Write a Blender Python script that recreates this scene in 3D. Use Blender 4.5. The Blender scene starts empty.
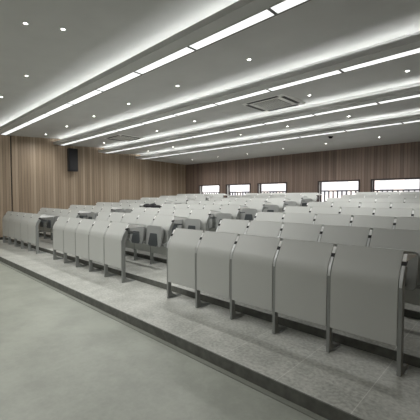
import bpy, bmesh, math, random
from mathutils import Vector, Matrix
random.seed(7)
S = bpy.context.scene
C = S.collection
PI = math.pi

# ------------------------------------------------------------------ constants
EYE = 1.278          # eye height above the first seating platform (z = 0)
STEP = 0.0745         # rise of each platform
FLOOR_Z = -0.092     # front floor of the hall
PITCH = 0.52         # seat pitch
ROW1 = 2.575         # front face of the first desk row
ROWD = 0.895         # depth of one row
RISER1 = 1.92
NROW = 8
XL, XR = -11.25, 1.7
YF, YB = -3.2, 10.17
BLOCKS = [('right', -0.605), ('middle', -4.275), ('left', -7.86)]   # right-hand ends

# ------------------------------------------------------------------ materials
def newmat(name):
    m = bpy.data.materials.new(name); m.use_nodes = True
    nt = m.node_tree; b = nt.nodes['Principled BSDF']
    return m, nt, b

def plain(name, col, rough=0.5, metal=0.0, var=0.0, scale=6.0, bump=0.0):
    m, nt, b = newmat(name)
    b.inputs['Roughness'].default_value = rough
    b.inputs['Metallic'].default_value = metal
    b.inputs['Base Color'].default_value = (*col, 1)
    n = nt.nodes.new('ShaderNodeTexNoise'); n.inputs['Scale'].default_value = scale
    n.inputs['Detail'].default_value = 6
    tc = nt.nodes.new('ShaderNodeTexCoord')
    nt.links.new(tc.outputs['Object'], n.inputs['Vector'])
    if var:
        r = nt.nodes.new('ShaderNodeValToRGB')
        r.color_ramp.elements[0].position = 0.3; r.color_ramp.elements[1].position = 0.7
        r.color_ramp.elements[0].color = (*[c*(1-var) for c in col], 1)
        r.color_ramp.elements[1].color = (*[min(1, c*(1+var)) for c in col], 1)
        nt.links.new(n.outputs['Fac'], r.inputs['Fac']); nt.links.new(r.outputs['Color'], b.inputs['Base Color'])
    if bump:
        bp = nt.nodes.new('ShaderNodeBump'); bp.inputs['Strength'].default_value = bump
        bp.inputs['Distance'].default_value = 0.01
        nt.links.new(n.outputs['Fac'], bp.inputs['Height']); nt.links.new(bp.outputs['Normal'], b.inputs['Normal'])
    return m

def emit(name, col, s):
    m, nt, b = newmat(name)
    b.inputs['Base Color'].default_value = (.8, .8, .8, 1)
    b.inputs['Emission Color'].default_value = (*col, 1)
    b.inputs['Emission Strength'].default_value = s
    return m

def math_node(nt, op, a, b=None, c=None):
    n = nt.nodes.new('ShaderNodeMath'); n.operation = op
    for i, v in enumerate((a, b, c)):
        if v is None: continue
        if isinstance(v, (int, float)): n.inputs[i].default_value = v
        else: nt.links.new(v, n.inputs[i])
    return n.outputs[0]

def wood(name, axis, dark, light, slat=0.085):
    """vertical timber slats: every slat its own tone, thin grooves between, fine grain"""
    m, nt, b = newmat(name)
    tc = nt.nodes.new('ShaderNodeTexCoord'); sp = nt.nodes.new('ShaderNodeSeparateXYZ')
    nt.links.new(tc.outputs['Object'], sp.inputs[0])
    a = sp.outputs[axis]
    q = math_node(nt, 'DIVIDE', a, slat)
    fl = math_node(nt, 'FLOOR', q)
    fr = math_node(nt, 'FRACT', q)
    wn = nt.nodes.new('ShaderNodeTexWhiteNoise'); wn.noise_dimensions = '1D'
    nt.links.new(fl, wn.inputs['W'])
    mp = nt.nodes.new('ShaderNodeMapping')
    mp.inputs['Scale'].default_value = (26, 26, 1.2)
    nt.links.new(tc.outputs['Object'], mp.inputs[0])
    gn = nt.nodes.new('ShaderNodeTexNoise'); gn.inputs['Scale'].default_value = 1.0; gn.inputs['Detail'].default_value = 8
    nt.links.new(mp.outputs[0], gn.inputs['Vector'])
    t = math_node(nt, 'ADD', math_node(nt, 'MULTIPLY', wn.outputs['Value'], 0.5), math_node(nt, 'MULTIPLY', gn.outputs['Fac'], 0.5))
    r = nt.nodes.new('ShaderNodeValToRGB')
    r.color_ramp.elements[0].position = 0.15; r.color_ramp.elements[1].position = 0.85
    r.color_ramp.elements[0].color = (*dark, 1); r.color_ramp.elements[1].color = (*light, 1)
    nt.links.new(t, r.inputs['Fac'])
    g = math_node(nt, 'GREATER_THAN', math_node(nt, 'ABSOLUTE', math_node(nt, 'SUBTRACT', fr, 0.5)), 0.46)
    mx = nt.nodes.new('ShaderNodeMixRGB'); mx.inputs['Color2'].default_value = (*[c*0.45 for c in dark], 1)
    nt.links.new(g, mx.inputs['Fac']); nt.links.new(r.outputs['Color'], mx.inputs['Color1'])
    nt.links.new(mx.outputs[0], b.inputs['Base Color'])
    b.inputs['Roughness'].default_value = 0.5
    return m

def floor_mat(name, c1, c2, rough, joints=None, fleck=0.0):
    m, nt, b = newmat(name)
    tc = nt.nodes.new('ShaderNodeTexCoord')
    n1 = nt.nodes.new('ShaderNodeTexNoise'); n1.inputs['Scale'].default_value = 2.6; n1.inputs['Detail'].default_value = 9
    n1.inputs['Roughness'].default_value = 0.65
    n2 = nt.nodes.new('ShaderNodeTexNoise'); n2.inputs['Scale'].default_value = 38; n2.inputs['Detail'].default_value = 4
    for n in (n1, n2): nt.links.new(tc.outputs['Object'], n.inputs['Vector'])
    t = math_node(nt, 'ADD', math_node(nt, 'MULTIPLY', n1.outputs['Fac'], 1-fleck), math_node(nt, 'MULTIPLY', n2.outputs['Fac'], fleck))
    r = nt.nodes.new('ShaderNodeValToRGB')
    r.color_ramp.elements[0].position = 0.40; r.color_ramp.elements[1].position = 0.60
    r.color_ramp.elements[0].color = (*c1, 1); r.color_ramp.elements[1].color = (*c2, 1)
    nt.links.new(t, r.inputs['Fac'])
    out = r.outputs['Color']
    if joints:
        sp = nt.nodes.new('ShaderNodeSeparateXYZ'); nt.links.new(tc.outputs['Object'], sp.inputs[0])
        sx, off, w = joints
        fr = math_node(nt, 'FRACT', math_node(nt, 'DIVIDE', math_node(nt, 'ADD', sp.outputs[0], off), sx))
        g = math_node(nt, 'LESS_THAN', fr, w/sx)
        mx = nt.nodes.new('ShaderNodeMixRGB'); mx.inputs['Color2'].default_value = (*[min(1, c*1.9) for c in c2], 1)
        nt.links.new(math_node(nt, 'MULTIPLY', g, 0.3), mx.inputs['Fac']); nt.links.new(out, mx.inputs['Color1']); out = mx.outputs[0]
    nt.links.new(out, b.inputs['Base Color'])
    rr = nt.nodes.new('ShaderNodeMapRange')
    rr.inputs['To Min'].default_value = rough-0.08; rr.inputs['To Max'].default_value = rough+0.12
    nt.links.new(n2.outputs['Fac'], rr.inputs['Value']); nt.links.new(rr.outputs[0], b.inputs['Roughness'])
    bp = nt.nodes.new('ShaderNodeBump'); bp.inputs['Strength'].default_value = 0.12; bp.inputs['Distance'].default_value = 0.004
    nt.links.new(n2.outputs['Fac'], bp.inputs['Height']); nt.links.new(bp.outputs['Normal'], b.inputs['Normal'])
    return m

M = {}
M['ceiling'] = plain('ceiling_paint', (.54, .54, .53), 0.75, var=0.03, scale=3)
M['floor'] = floor_mat('epoxy_floor', (.235, .248, .215), (.30, .315, .275), 0.36, fleck=0.2)
M['platform'] = floor_mat('terrazzo_platform', (.29, .295, .27), (.49, .495, .46), 0.42, joints=(0.51, 0.70, 0.005), fleck=0.5)
M['riser'] = plain('riser_stone', (.115, .118, .105), 0.6, var=0.25, scale=14)
M['wood_left'] = wood('oak_slats', 1, (.25, .18, .122), (.50, .395, .29))
M['wood_back'] = wood('walnut_slats', 0, (.14, .098, .078), (.28, .205, .165))
M['plaster'] = plain('wall_plaster', (.78, .78, .76), 0.8, var=0.03)
M['dark'] = plain('dark_trim', (.03, .026, .024), 0.5, var=0.2)
M['panel'] = plain('grey_laminate', (.50, .51, .49), 0.42, var=0.02, scale=2)
M['panel_edge'] = plain('laminate_edge', (.33, .32, .30), 0.5, var=0.05)
M['metal'] = plain('grey_cast_metal', (.27, .28, .27), 0.4, metal=0.15, var=0.04)
M['chrome'] = plain('polished_cap', (.55, .56, .56), 0.42, metal=0.4, var=0.02)
M['white'] = plain('white_plastic', (.88, .88, .87), 0.35, var=0.02)
M['black'] = plain('black_plastic', (.006, .006, .008), 0.6, var=0.2)
M['seat'] = plain('grey_moulded_seat', (.36, .37, .36), 0.5, var=0.03)
M['seat_dark'] = plain('dark_grey_pad', (.075, .085, .09), 0.6, var=0.08)
M['cloth'] = plain('black_cloth', (.012, .012, .014), 0.85, var=0.4, scale=30, bump=0.4)
M['strip'] = emit('light_panel', (.98, 1.0, .99), 0.8)
M['led'] = emit('cove_led', (.98, 1.0, .985), 11.0)
M['spot'] = emit('downlight_lamp', (1.0, .98, .93), 14.0)
M['grille'] = plain('grille_grey', (.13, .13, .13), 0.6, var=0.05)
M['frame'] = plain('window_frame_brown', (.045, .032, .028), 0.45, var=0.1)
M['jamb'] = plain('white_jamb', (.8, .8, .78), 0.6, var=0.02)
M['rail'] = plain('dark_railing', (.06, .06, .07), 0.4, metal=0.3, var=0.05)
M['facade'] = plain('pale_facade', (.75, .68, .64), 0.8, var=0.06)
M['facade_glass'] = plain('facade_windows', (.5, .5, .52), 0.3, var=0.1)
g, nt, b = newmat('window_glass')
b.inputs['Base Color'].default_value = (1, 1, 1, 1); b.inputs['Roughness'].default_value = 0.02
b.inputs['Transmission Weight'].default_value = 1.0; b.inputs['IOR'].default_value = 1.01
M['glass'] = g

# ------------------------------------------------------------------ helpers
def link(name, bm, mat, parent=None, smooth=False, bevel=0):
    bmesh.ops.recalc_face_normals(bm, faces=bm.faces)
    me = bpy.data.meshes.new(name); bm.to_mesh(me); bm.free()
    for mm in (mat if isinstance(mat, (list, tuple)) else [mat]): me.materials.append(mm)
    o = bpy.data.objects.new(name, me); C.objects.link(o)
    if parent: o.parent = parent
    if smooth:
        for p in me.polygons: p.use_smooth = True
    if bevel:
        md = o.modifiers.new('bevel', 'BEVEL'); md.width = bevel; md.segments = 2; md.limit_method = 'ANGLE'
    return o

def box(bm, x0, x1, y0, y1, z0, z1, mi=0):
    v = [bm.verts.new((x, y, z)) for x in (x0, x1) for y in (y0, y1) for z in (z0, z1)]
    for f in ((0,1,3,2), (4,6,7,5), (0,4,5,1), (2,3,7,6), (0,2,6,4), (1,5,7,3)):
        fc = bm.faces.new([v[i] for i in f]); fc.material_index = mi
    return v

def prism_x(bm, prof, x0, x1, mi=0):
    """profile in (y, z) extruded along x"""
    a = [bm.verts.new((x0, y, z)) for y, z in prof]
    c = [bm.verts.new((x1, y, z)) for y, z in prof]
    n = len(prof)
    f = [bm.faces.new(a), bm.faces.new(c[::-1])]
    for i in range(n): f.append(bm.faces.new((a[i], a[(i+1) % n], c[(i+1) % n], c[i])))
    for q in f: q.material_index = mi

def prism_y(bm, prof, y0, y1, skew=0.0, zc=0.0, mi=0):
    """profile in (x, z) extruded along y; skew leans it back with height"""
    a = [bm.verts.new((x, y0+skew*(z-zc), z)) for x, z in prof]
    c = [bm.verts.new((x, y1+skew*(z-zc), z)) for x, z in prof]
    n = len(prof)
    f = [bm.faces.new(a), bm.faces.new(c[::-1])]
    for i in range(n): f.append(bm.faces.new((a[i], a[(i+1) % n], c[(i+1) % n], c[i])))
    for q in f: q.material_index = mi

def disc(bm, cx, cy, z0, z1, r, r2=None, n=24):
    r2 = r if r2 is None else r2
    a = [bm.verts.new((cx+r*math.cos(2*PI*i/n), cy+r*math.sin(2*PI*i/n), z0)) for i in range(n)]
    c = [bm.verts.new((cx+r2*math.cos(2*PI*i/n), cy+r2*math.sin(2*PI*i/n), z1)) for i in range(n)]
    bm.faces.new(a); bm.faces.new(c[::-1])
    for i in range(n): bm.faces.new((a[i], a[(i+1) % n], c[(i+1) % n], c[i]))

def ring(bm, cx, cy, z0, z1, ri, ro, n=24):
    L = []
    for r, z in ((ri, z0), (ro, z0), (ro, z1), (ri, z1)):
        L.append([bm.verts.new((cx+r*math.cos(2*PI*i/n), cy+r*math.sin(2*PI*i/n), z)) for i in range(n)])
    for k in range(4):
        A, B = L[k], L[(k+1) % 4]
        for i in range(n): bm.faces.new((A[i], A[(i+1) % n], B[(i+1) % n], B[i]))

def thing(name, label, cat, loc=(0, 0, 0), group=None, rz=0):
    o = bpy.data.objects.new(name, None); C.objects.link(o); o.location = loc; o.rotation_euler.z = rz
    o.empty_display_size = 0.1
    o['label'] = label; o['category'] = cat
    if group: o['group'] = group
    return o

def tag(o, label, cat, group=None):
    o['label'] = label; o['category'] = cat
    if group: o['group'] = group

def struct(name, bm, mat, parent=None, bevel=0):
    o = link(name, bm, mat, parent, bevel=bevel)
    if not parent: o['kind'] = 'structure'
    return o

def dup(root, loc, label=None, group=None):
    r = root.copy(); C.objects.link(r); r.location = loc
    if label: r['label'] = label
    if group: r['group'] = group
    for ch in list(root.children):
        c = ch.copy(); C.objects.link(c); c.parent = r
        for gch in ch.children:
            d = gch.copy(); C.objects.link(d); d.parent = c
    return r

# ------------------------------------------------------------------ the shell
bm = bmesh.new(); box(bm, XL-.2, XR+.2, YF-.2, RISER1, FLOOR_Z-.2, FLOOR_Z)
struct('floor', bm, M['floor'])
# narrow expansion joint strip in front of the first riser
bm = bmesh.new(); box(bm, XL, XR, RISER1-.055, RISER1-.047, FLOOR_Z, FLOOR_Z+.0015)
struct('trim_1', bm, M['riser'])

for k in range(NROW):                                     # one platform per row, riser in front
    y0 = RISER1 + ROWD*k
    y1 = YB+.2
    z = STEP*k
    zb = FLOOR_Z if k == 0 else STEP*(k-1)
    bm = bmesh.new()
    yend = y0+ROWD if k < NROW-1 else YB+.2
    box(bm, XL-.2, XR+.2, y0+.012, yend+.012, FLOOR_Z-.2, z)
    struct('floor_platform_%d' % (k+1), bm, M['platform'])
    bm = bmesh.new(); box(bm, XL, XR, y0, y0+.012, zb, z+(.0 if k else 0))
    struct('trim_%d' % (k+2), bm, M['riser'])

# left wall (timber), split by a dark joint
JY = 3.03
ZT = 3.6
bm = bmesh.new(); box(bm, XL-.15, XL, JY+.025, YB+.2, FLOOR_Z-.2, ZT)
struct('wall_left', bm, M['wood_left'])
bm = bmesh.new(); box(bm, XL-.15, XL+.02, YF-.2, JY-.012, FLOOR_Z-.2, ZT)
struct('wall_left_front', bm, M['wood_left'])
bm = bmesh.new(); box(bm, XL-.15, XL-.03, JY-.012, JY+.025, FLOOR_Z-.2, ZT)
struct('trim_10', bm, M['dark'])
bm = bmesh.new(); box(bm, XL, XL+.012, JY+.03, ROW1+.22, 0, .08)
for k in range(NROW):
    y0 = RISER1+ROWD*k; ya = max(y0+.012, JY+.03); yb = y0+ROWD if k < NROW-1 else YB
    if yb > ya: box(bm, XL, XL+.012, ya, yb, STEP*k, STEP*k+.08)
struct('baseboard_left', bm, M['dark'])
bm = bmesh.new(); box(bm, XL+.02, XL+.03, YF, RISER1, FLOOR_Z, FLOOR_Z+.08); box(bm, XL+.02, XL+.03, RISER1+.012, JY-.012, 0, .08)
struct('baseboard_left_front', bm, M['dark'])

# back wall with window openings
WIN = [(-10.40, -9.14), (-8.81, -7.56), (-7.24, -5.98), (-4.85, -3.52), (-3.22, -1.95)]
WZ0, WZ1 = 1.02, 1.80
bm = bmesh.new()
box(bm, XL-.2, XR+.2, YB, YB+.2, FLOOR_Z-.2, WZ0)
box(bm, XL-.2, XR+.2, YB, YB+.2, WZ1, ZT)
xs = [XL-.2] + [v for w in WIN for v in w] + [XR+.2]
for i in range(0, len(xs), 2): box(bm, xs[i], xs[i+1], YB, YB+.2, WZ0, WZ1)
struct('wall_back', bm, M['wood_back'])
bm = bmesh.new(); box(bm, XR, XR+.2, YF-.2, YB+.2, FLOOR_Z-.2, ZT); struct('wall_right', bm, M['wood_left'])
bm = bmesh.new(); box(bm, XL-.2, XR+.2, YF-.2, YF, FLOOR_Z-.2, ZT); struct('wall_front', bm, M['plaster'])

for i, (a, c) in enumerate(WIN):
    r = bpy.data.objects.new('window_%d' % (i+1), None); C.objects.link(r); r['kind'] = 'structure'
    r.location = ((a+c)/2, YB, WZ0); w = (c-a)/2; H = WZ1-WZ0
    bm = bmesh.new()                                      # dark casing on the room side
    t = .045
    box(bm, -w, -w+t, -.012, .03, 0, H); box(bm, w-t, w, -.012, .03, 0, H)
    box(bm, -w, w, -.012, .03, H-t, H); box(bm, -w, w, -.012, .03, 0, t)
    link('window_casing', bm, M['frame'], r)
    bm = bmesh.new()                                      # white reveal
    box(bm, -w, -w+.012, .03, .15, 0, H); box(bm, w-.012, w, .03, .15, 0, H)
    box(bm, -w, w, .03, .15, H-.012, H); box(bm, -w, w, .03, .15, 0, .012)
    link('window_reveal', bm, M['jamb'], r)
    bm = bmesh.new()                                      # outer sash with one mullion
    box(bm, -w, -w+.05, .15, .19, 0, H); box(bm, w-.04, w, .15, .19, 0, H)
    box(bm, -w, w, .15, .19, H-.03, H); box(bm, -w, w, .15, .19, 0, .04)
    link('window_frame', bm, M['frame'], r)
    bm = bmesh.new(); box(bm, -w+.05, w-.04, .168, .174, .04, H-.03)
    link('window_pane', bm, M['glass'], r)
    # railing outside
    ra = thing('window_railing', 'dark metal railing with upright bars outside the %s window of the back wall' %
               ['leftmost', 'second from left', 'middle', 'second from right', 'rightmost'][i], 'railing', ((a+c)/2, YB+.32, 0), 'railings outside the windows')
    bm = bmesh.new(); box(bm, -w-.1, w+.1, -.025, .025, 1.455, 1.495); link('top_rail', bm, M['rail'], ra)
    bm = bmesh.new(); box(bm, -w-.1, w+.1, -.015, .015, .92, .94); link('bottom_rail', bm, M['rail'], ra)
    n = 11
    base = None
    for k in range(n):
        x = -w-.05 + (2*w+.1)*k/(n-1)
        if base is None:
            bm = bmesh.new(); box(bm, -.017, .017, -.017, .017, .94, 1.455); base = link('baluster', bm, M['rail'], ra); base.location.x = x
        else:
            d = base.copy(); C.objects.link(d); d.parent = ra; d.location.x = x
# balcony slab outside
bm = bmesh.new(); box(bm, XL-.2, XR+.2, YB+.2, YB+.5, .6, .92); struct('trim_11', bm, M['jamb'])

# ------------------------------------------------------------------ ceiling with four coves
LIP = [2.57, 4.28, 5.87, 7.46]
UND = [EYE+1.85, EYE+1.735, EYE+1.625, EYE+1.54]
BAY0 = EYE+1.94
ends = [EYE+2.05, EYE+1.94, EYE+1.82, EYE+1.72]        # ceiling height over each lip
prof = [(YF-.2, BAY0)]
for d, u, e in zip(LIP, UND, ends):
    prof += [(d+.24, e), (d+.24, u+.02), (d+.014, u+.02), (d+.014, u+.075), (d, u+.075), (d, u)]
    prof += [(d+.36, u)]
prof += [(YB+.2, EYE+1.47)]
top = [(YB+.2, 3.6), (YF-.2, 3.6)]
bm = bmesh.new(); prism_x(bm, prof+top, XL-.2, XR+.2)
struct('ceiling', bm, M['ceiling'])

names = ['nearest the camera', 'second from the camera', 'third from the camera', 'closest to the back wall']
for i, (d, u) in enumerate(zip(LIP, UND)):
    # linear light: dark rim, luminous panels about 1.2 m long, thin dividers
    r = thing('linear_ceiling_light', 'long straight luminous panel strip across the ceiling, %s' % names[i], 'ceiling light', ((XL+XR)/2, d+.27, u), 'linear ceiling lights')
    L = (XR-XL)/2-.02
    yo, y1 = -.075, .062
    bm = bmesh.new()
    box(bm, -L, L, yo-.008, yo, -.008, -.0005); box(bm, -L, L, y1, y1+.008, -.008, -.0005)
    link('light_rim', bm, M['ceiling'], r)
    n = 11; w = 2*L/n
    base = None
    for k in range(n):
        cx = -L+w*(k+.5)
        if base is None:
            bm = bmesh.new(); box(bm, -w/2+.009, w/2-.009, yo, y1, -.006, -.0005); base = link('luminous_panel', bm, M['strip'], r); base.location.x = cx
        else:
            q = base.copy(); C.objects.link(q); q.parent = r; q.location.x = cx
    base = None
    for k in range(n+1):
        cx = -L+.019+(2*L-.038)*k/n
        if base is None:
            bm = bmesh.new(); box(bm, -.018, .018, yo, y1, -.009, -.0005); base = link('divider', bm, M['grille'], r); base.location.x = cx
        else:
            q = base.copy(); C.objects.link(q); q.parent = r; q.location.x = cx
    bm = bmesh.new(); box(bm, -L, L, y1+.022, y1+.028, -.004, -.0005); link('shadow_groove', bm, M['dark'], r)
    # cove led strip in the trough
    bm = bmesh.new(); box(bm, XL+.02, XR-.02, d+.15, d+.17, u+.021, u+.034)
    o = link('cove_light_strip', bm, M['led'])
    tag(o, 'hidden glowing cove strip lighting the ceiling edge, %s' % names[i], 'cove light', 'cove lights')

# ------------------------------------------------------------------ downlights
def ceil_z(y):
    pts = [(YF-.2, BAY0)]
    for d, u, e in zip(LIP, UND, ends): pts += [(d+.24, e), (d+.2401, u), (d+.36, u)]
    pts += [(YB+.2, EYE+1.47)]
    for (a, za), (c, zc) in zip(pts, pts[1:]):
        if a <= y <= c: return za+(zc-za)*(y-a)/(c-a)
    return BAY0
def make_downlight(label):
    r = thing('recessed_downlight', label, 'downlight', (0, 0, 0), 'recessed downlights')
    bm = bmesh.new(); ring(bm, 0, 0, -.006, .001, .0215, .036); link('trim_ring', bm, M['white'], r)
    bm = bmesh.new(); disc(bm, 0, 0, -.004, .001, .0215); link('lamp', bm, M['spot'], r)
    return r
F = 327.0
rows = [  # (place, [(distance to the left of the camera, y), ...])
  ('added out of view above the podium floor', [(2.4, .1), (4.2, .1), (6.0, .1), (7.7, .1), (9.4, .1)]),  # unseen row added to throw more frontal light on the desk panels
  ('added out of view near the front wall', [(v, -1.4) for v in (2.4, 4.2, 6.0, 7.7, 9.4)]),  # second added row, behind the camera, for the same fill
  ('in the front ceiling field before the first light strip', [(4.07, 1.69), (6.07, 1.9), (7.69, 1.93)]),
  ('high in the front ceiling field', [(4.24, 1.33)]),
  ('between the first and second light strips', [(4.30, 3.70), (5.84, 3.72), (7.32, 3.72), (8.88, 3.74), (10.47, 3.78), (2.77, 3.68)]),
  ('between the second and third light strips', [(10.0, 5.42), (7.15, 5.42), (5.60, 5.34), (2.74, 5.38), (1.22, 5.29)]),
  ('between the third and last light strips', [(9.9, 7.1), (8.5, 7.1), (5.51, 6.95), (4.05, 6.88), (2.64, 6.91)]),
  ('behind the last light strip near the back wall', [(9.7, 9.12), (8.28, 9.1), (6.96, 9.15), (5.44, 8.99), (4.06, 8.98), (2.65, 8.94)])]
ordn = ['first', 'second', 'third', 'fourth', 'fifth', 'sixth', 'seventh', 'eighth']
proto = None
beam = bpy.data.lights.new('downlight_beam', 'SPOT')
beam.energy = 60; beam.spot_size = math.radians(165); beam.spot_blend = 1.0; beam.shadow_soft_size = .03
beam.color = (1.0, .995, .965)
for where, ss in rows:
    ss = sorted(ss, reverse=True)
    for k, (s, y) in enumerate(ss):
        lab = 'round downlight %s, %s from left wall' % (where, ordn[k])
        if len(ss) == 1: lab = 'single round downlight %s' % where
        if proto is None: proto = make_downlight(lab); o = proto
        else: o = dup(proto, (0, 0, 0), lab)
        o.location = (-s, y, ceil_z(y)-.001)
        li = bpy.data.objects.new('downlight_beam', beam); C.objects.link(li); li.location = (-s, y, ceil_z(y)-.012)

# ------------------------------------------------------------------ ceiling cassettes, smoke detector
def cassette(s, y, label):
    r = thing('air_conditioner_cassette', label, 'air conditioner', (-s, y, ceil_z(y)), 'ceiling air conditioners')
    bm = bmesh.new()
    w, h = .46, .42
    prof = [(-w, -h), (w, -h), (w, h), (-w, h)]
    a = [bm.verts.new((x, yy, .0)) for x, yy in prof]; c = [bm.verts.new((x*.95, yy*.95, -.03)) for x, yy in prof]
    bm.faces.new(a); bm.faces.new(c[::-1])
    for i in range(4): bm.faces.new((a[i], a[(i+1) % 4], c[(i+1) % 4], c[i]))
    link('casing', bm, M['white2'], r, bevel=.008)
    for k, (x0, x1, y0, y1) in enumerate(((-.33, .33, -.385, -.315), (-.33, .33, .315, .385), (-.42, -.35, -.29, .29), (.35, .42, -.29, .29))):
        bm = bmesh.new(); box(bm, x0, x1, y0, y1, -.034, -.0295); link('air_slot', bm, M['black'], r)
    bm = bmesh.new()
    box(bm, -.25, .25, -.25, .25, -.036, -.0295)
    g0 = link('intake_grille', bm, M['grille'], r)
    bm = bmesh.new()
    for k in range(12):
        v = -.2365+.043*k
        box(bm, -.25, .25, v-.007, v+.007, -.041, -.0355); box(bm, v-.007, v+.007, -.25, .25, -.041, -.0355)
    link('grille_bars', bm, M['white2'], g0)
    return r
M['white2'] = plain('aged_white_plastic', (.78, .78, .76), 0.5, var=0.03)
cassette(3.45, 5.32, 'square four-way ceiling air conditioner with grille, right of centre')
cassette(8.65, 5.32, 'square four-way ceiling air conditioner with grille, near the left wall')
def hatch(s, y, label):
    bm = bmesh.new(); z = ceil_z(y)
    for (x0, x1, y0, y1) in ((-.26, .26, -.26, -.25), (-.26, .26, .25, .26), (-.26, -.25, -.25, .25), (.25, .26, -.25, .25)):
        box(bm, x0, x1, y0, y1, -.006, 0)
    box(bm, -.245, .245, -.245, .245, -.004, 0)
    o = link('ceiling_access_hatch', bm, M['ceiling']); o.location = (-s, y, z); tag(o, label, 'access hatch', 'ceiling access hatches')
hatch(4.33, 5.2, 'square access hatch left of the central ceiling air conditioner')
bm = bmesh.new(); disc(bm, 0, 0, -.012, 0, .06); disc(bm, 0, 0, -.045, -.012, .035, .055)
o = link('smoke_detector', bm, M['black'], smooth=False); y = 8.15; o.location = (-3.56, y, ceil_z(y)); tag(o, 'small dark round smoke detector on the rear ceiling', 'smoke detector')

# ------------------------------------------------------------------ wall speaker
r = thing('wall_speaker', 'tall black loudspeaker mounted high on the timber left wall', 'speaker', (XL, 4.84, EYE+.87))
H = .76
bm = bmesh.new(); prism_x(bm, [(-.15, 0), (.15, 0), (.15, H), (-.15, H)], .10, .27); cab = link('cabinet', bm, M['black'], r, bevel=.012)
bm = bmesh.new(); box(bm, .27, .28, -.13, .13, .03, H-.03); link('front_grille', bm, M['black'], r)
bm = bmesh.new(); box(bm, 0, .02, -.05, .05, H*.3, H*.7); box(bm, .02, .10, -.02, .02, H*.42, H*.58); link('bracket', bm, M['rail'], r)

# ------------------------------------------------------------------ desk banks
ZB, ZK, ZTP, YT = .215, .675, .884, .135     # panel bottom, knee, top, setback of top
def outer_profile(off=0.0, z0=ZB, z1=ZTP, n=12):
    """front surface line from bottom up, offset backwards by off"""
    ang = math.atan2(YT, ZTP-ZK)             # lean of upper part from vertical
    R = .20; t = R*math.tan(ang/2)
    pts = [(off, z0)]
    cy, cz = R, ZK-t
    for i in range(n):
        a = ang*i/(n-1)
        pts.append((cy-(R-off)*math.cos(a), cz+(R-off)*math.sin(a)))
    nx, nz = math.cos(ang), -math.sin(ang)
    ztop = z1; ytop = YT*(z1-ZK)/(ZTP-ZK)
    pts.append((ytop+off*nx, ztop+off*nz))
    return pts

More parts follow.
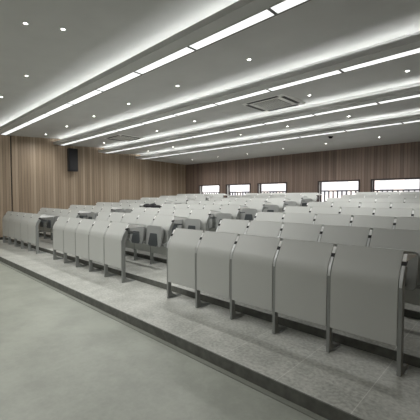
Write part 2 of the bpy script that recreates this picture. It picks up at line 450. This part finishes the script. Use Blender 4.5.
def bank_meshes():
    D = {}
    T = .018; hw = PITCH/2-.016
    # front panel
    bm = bmesh.new(); a = outer_profile(0); c = outer_profile(T)
    prism_x(bm, a+c[::-1], -hw, hw); me = link('front_panel', bm, M['panel'], bevel=.0025); D['panel'] = me
    # black top edge strip
    bm = bmesh.new()
    # writing top: leans down towards the sitter
    bm = bmesh.new(); prism_x(bm, [(YT+.004, ZTP+.001), (YT+.31, ZTP-.044), (YT+.31, ZTP-.064), (YT+.02, ZTP-.022)], -hw, hw)
    D['top'] = link('writing_top', bm, M['panel'], bevel=.003)
    bm = bmesh.new(); prism_x(bm, [(YT-.001, ZTP+.0005), (YT+.004, ZTP+.0015), (YT+.018, ZTP-.010), (YT+.010, ZTP-.010)], -hw, hw)
    D['edge'] = link('top_edge_strip', bm, M['panel_edge'])
    bm = bmesh.new(); box(bm, -hw+.02, hw-.02, .12, .34, ZTP-.17, ZTP-.155); box(bm, -hw+.02, hw-.02, .12, .132, ZTP-.17, ZTP-.10)
    D['tray'] = link('book_tray', bm, M['seat_dark'])
    # leg: upright slab following the panel, splayed foot behind
    w = .0145
    bm = bmesh.new(); a = outer_profile(.003, z0=0.0, z1=.785); c = outer_profile(.058, z0=0.0, z1=.785)
    prism_x(bm, a+c[::-1], -w, w)
    prism_x(bm, [(.058, 0), (.215, 0), (.215, .014), (.13, .03), (.075, .055), (.058, .09)], -w, w)
    box(bm, -.03, .03, .058, .21, 0, .008)
    D['leg'] = link('leg', bm, M['metal'], bevel=.003)
    bm = bmesh.new(); a = outer_profile(-.0005, z0=ZK, z1=.783); 
    b0 = [p for p in outer_profile(-.001, z1=.783) if p[1] > ZK-.045]; b1 = [p for p in outer_profile(.010, z1=.783) if p[1] > ZK-.045]
    prism_x(bm, b0+b1[::-1], -w*.7, w*.7); D['cap'] = link('polished_cap', bm, M['chrome'])
    # black clip and white bracket near the top
    def yz(z, off=0.0): return (YT*(z-ZK)/(ZTP-ZK)+off, z)
    bm = bmesh.new(); prism_x(bm, [yz(.785, -.003), yz(.812, -.003), yz(.812, .035), yz(.785, .03)], -.0145, .0145)
    D['clip'] = link('black_clip', bm, M['black'])
    bm = bmesh.new(); prism_x(bm, [yz(.812, 0), yz(.862, 0), (YT+.02, ZTP-.024), (YT+.27, ZTP-.060), (YT+.27, ZTP-.068), (.13, .808)], -.0125, .0125)
    D['bracket'] = link('white_bracket', bm, M['white'], bevel=.002)
    # tip-up seat, folded against the back of the row
    def shield(w0, w1, z0, z1, rc, n=6):
        pts = [(-w0+.03, z0), (w0-.03, z0), (w0, z0+.03)]
        for i in range(n+1):
            a = (PI/2)*i/n; pts.append((w1-rc+rc*math.cos(a), z1-rc+rc*math.sin(a)))
        for i in range(n+1):
            a = PI/2+(PI/2)*i/n; pts.append((-w1+rc+rc*math.cos(a), z1-rc+rc*math.sin(a)))
        pts.append((-w0, z0+.03))
        return pts
    bm = bmesh.new(); prism_y(bm, shield(.205, .215, .365, .718, .06), -.135, -.11, skew=.10, zc=.365)
    D['seat'] = link('seat', bm, M['seat'], bevel=.006)
    bm = bmesh.new(); prism_y(bm, shield(.125, .09, .37, .585, .012), -.150, -.128, skew=.10, zc=.365)
    D['pad'] = link('folding_hinge_cover', bm, M['seat_dark'], bevel=.003)
    bm = bmesh.new(); prism_y(bm, shield(.17, .19, .44, .69, .06), -.075, -.055, skew=.10, zc=.44)
    D['back'] = link('backrest', bm, M['seat'], bevel=.006)
    bm = bmesh.new(); box(bm, -PITCH/2+.012, PITCH/2-.012, -.10, -.07, .385, .415)
    box(bm, -.12, -.09, -.10, -.0, .385, .41); box(bm, .09, .12, -.10, 0, .385, .41)
    D['beam'] = link('seat_beam', bm, M['metal'])
    # arm linking leg to the beam
    bm = bmesh.new(); prism_x(bm, [(.004, .34), (.004, .46), (-.07, .43), (-.11, .42), (-.11, .38), (-.06, .37)], -.0115, .0115)
    D['arm'] = link('seat_arm', bm, M['metal'], bevel=.002)
    return D
D = bank_meshes()

def cp(o, parent, x):
    q = o.copy(); C.objects.link(q); q.parent = parent; q.location = (x, 0, 0); return q

def make_bank(n, seats):
    r = thing('desk_bank', '', 'desk', (0, 0, 0))
    L = n*PITCH
    for k in range(n):
        x = -L/2+PITCH*(k+.5)
        p = cp(D['panel'], r, x); e = cp(D['edge'], p, 0)
        t = cp(D['top'], r, x); cp(D['tray'], r, x)
        if seats:
            s = cp(D['seat'], r, x); cp(D['pad'], s, 0)
            cp(D['back'], r, x); cp(D['beam'], r, x)
    for k in range(n+1):
        x = -L/2+PITCH*k
        l = cp(D['leg'], r, x); cp(D['cap'], l, 0); cp(D['clip'], l, 0); cp(D['bracket'], l, 0)
        if seats: cp(D['arm'], l, 0)
    return r
front = make_bank(5, False); other = make_bank(5, True)
for o in D.values(): bpy.data.objects.remove(o)
rown = ['front row', 'second row', 'third row', 'fourth row', 'fifth row', 'sixth row', 'seventh row', 'rearmost row']
used = set()
for k in range(NROW):
    for bn, xr in BLOCKS:
        src = front if k == 0 else other
        lab = 'grey desk bank, %s of the %s seating block' % (rown[k], bn)
        if k == 0:
            lab = {'right': 'grey five-panel desk bank of the front row nearest the camera, right block',
                   'middle': 'grey five-panel desk bank in the front row between the two aisles',
                   'left': 'grey five-panel desk bank in the front row beside the left timber wall'}[bn]
        elif k > 0: lab += ', seats folded'
        loc = (xr-2.5*PITCH, ROW1+ROWD*k, STEP*k)
        if src not in used:
            o = src; used.add(src); o.location = loc; o['label'] = lab
        else: o = dup(src, loc, lab)
        o['group'] = 'desk banks'

# ------------------------------------------------------------------ black bag left on a desk of the third row
bm = bmesh.new()
bmesh.ops.create_icosphere(bm, subdivisions=4, radius=1)
for v in bm.verts:
    x, y, z = v.co
    nn = math.sin(7*x+2*y)*.12+math.sin(11*x-5*y+1)*.10+math.sin(17*x+3*z)*.05
    v.co = Vector((x*.33*(1+.06*math.sin(5*z)), y*.09, max(z, -.25)*(.06+.16*nn)))
o = link('cloth_bag', bm, M['cloth'], smooth=True)
zz = STEP*2+ZTP-.012
o.location = (-6.32, ROW1+2*ROWD+YT+.12, zz+.03); o.rotation_euler = (math.radians(-8), 0, 0)
tag(o, 'crumpled black cloth bag lying on a desk top in the middle block', 'bag')

# ------------------------------------------------------------------ building outside
r = thing('neighbouring_building', 'pale building with rows of windows seen through the back windows', 'building', (-9, 26, -6))
bm = bmesh.new(); box(bm, -14, 9, 0, 8, 0, 8.9); link('facade', bm, M['facade'], r)
for j in range(2):
    for i in range(14):
        bm = bmesh.new(); x = -13+1.6*i; box(bm, x, x+.9, -.03, .02, 5.9+1.55*j, 7.0+1.55*j); link('window', bm, M['facade_glass'], r)

# ------------------------------------------------------------------ world, camera
w = bpy.data.worlds.new('World'); S.world = w; w.use_nodes = True
nt = w.node_tree; bg = nt.nodes['Background']
bg.inputs['Color'].default_value = (1, .98, .98, 1); bg.inputs['Strength'].default_value = 1.9

cam = bpy.data.cameras.new('camera'); co = bpy.data.objects.new('camera', cam); C.objects.link(co)
cam.sensor_width = 36; cam.lens = F/420*36; cam.clip_start = .05
th = math.radians(43.7)
fwd = Vector((-math.sin(th), math.cos(th), -13/327)).normalized()
co.location = (0, 0, EYE)
co.rotation_euler = fwd.to_track_quat('-Z', 'Y').to_euler()
S.camera = co
S.view_settings.view_transform = 'Standard'; S.view_settings.look = 'None'
S.view_settings.gamma = 1; S.view_settings.use_curve_mapping = False
S.view_settings.exposure = 0.38
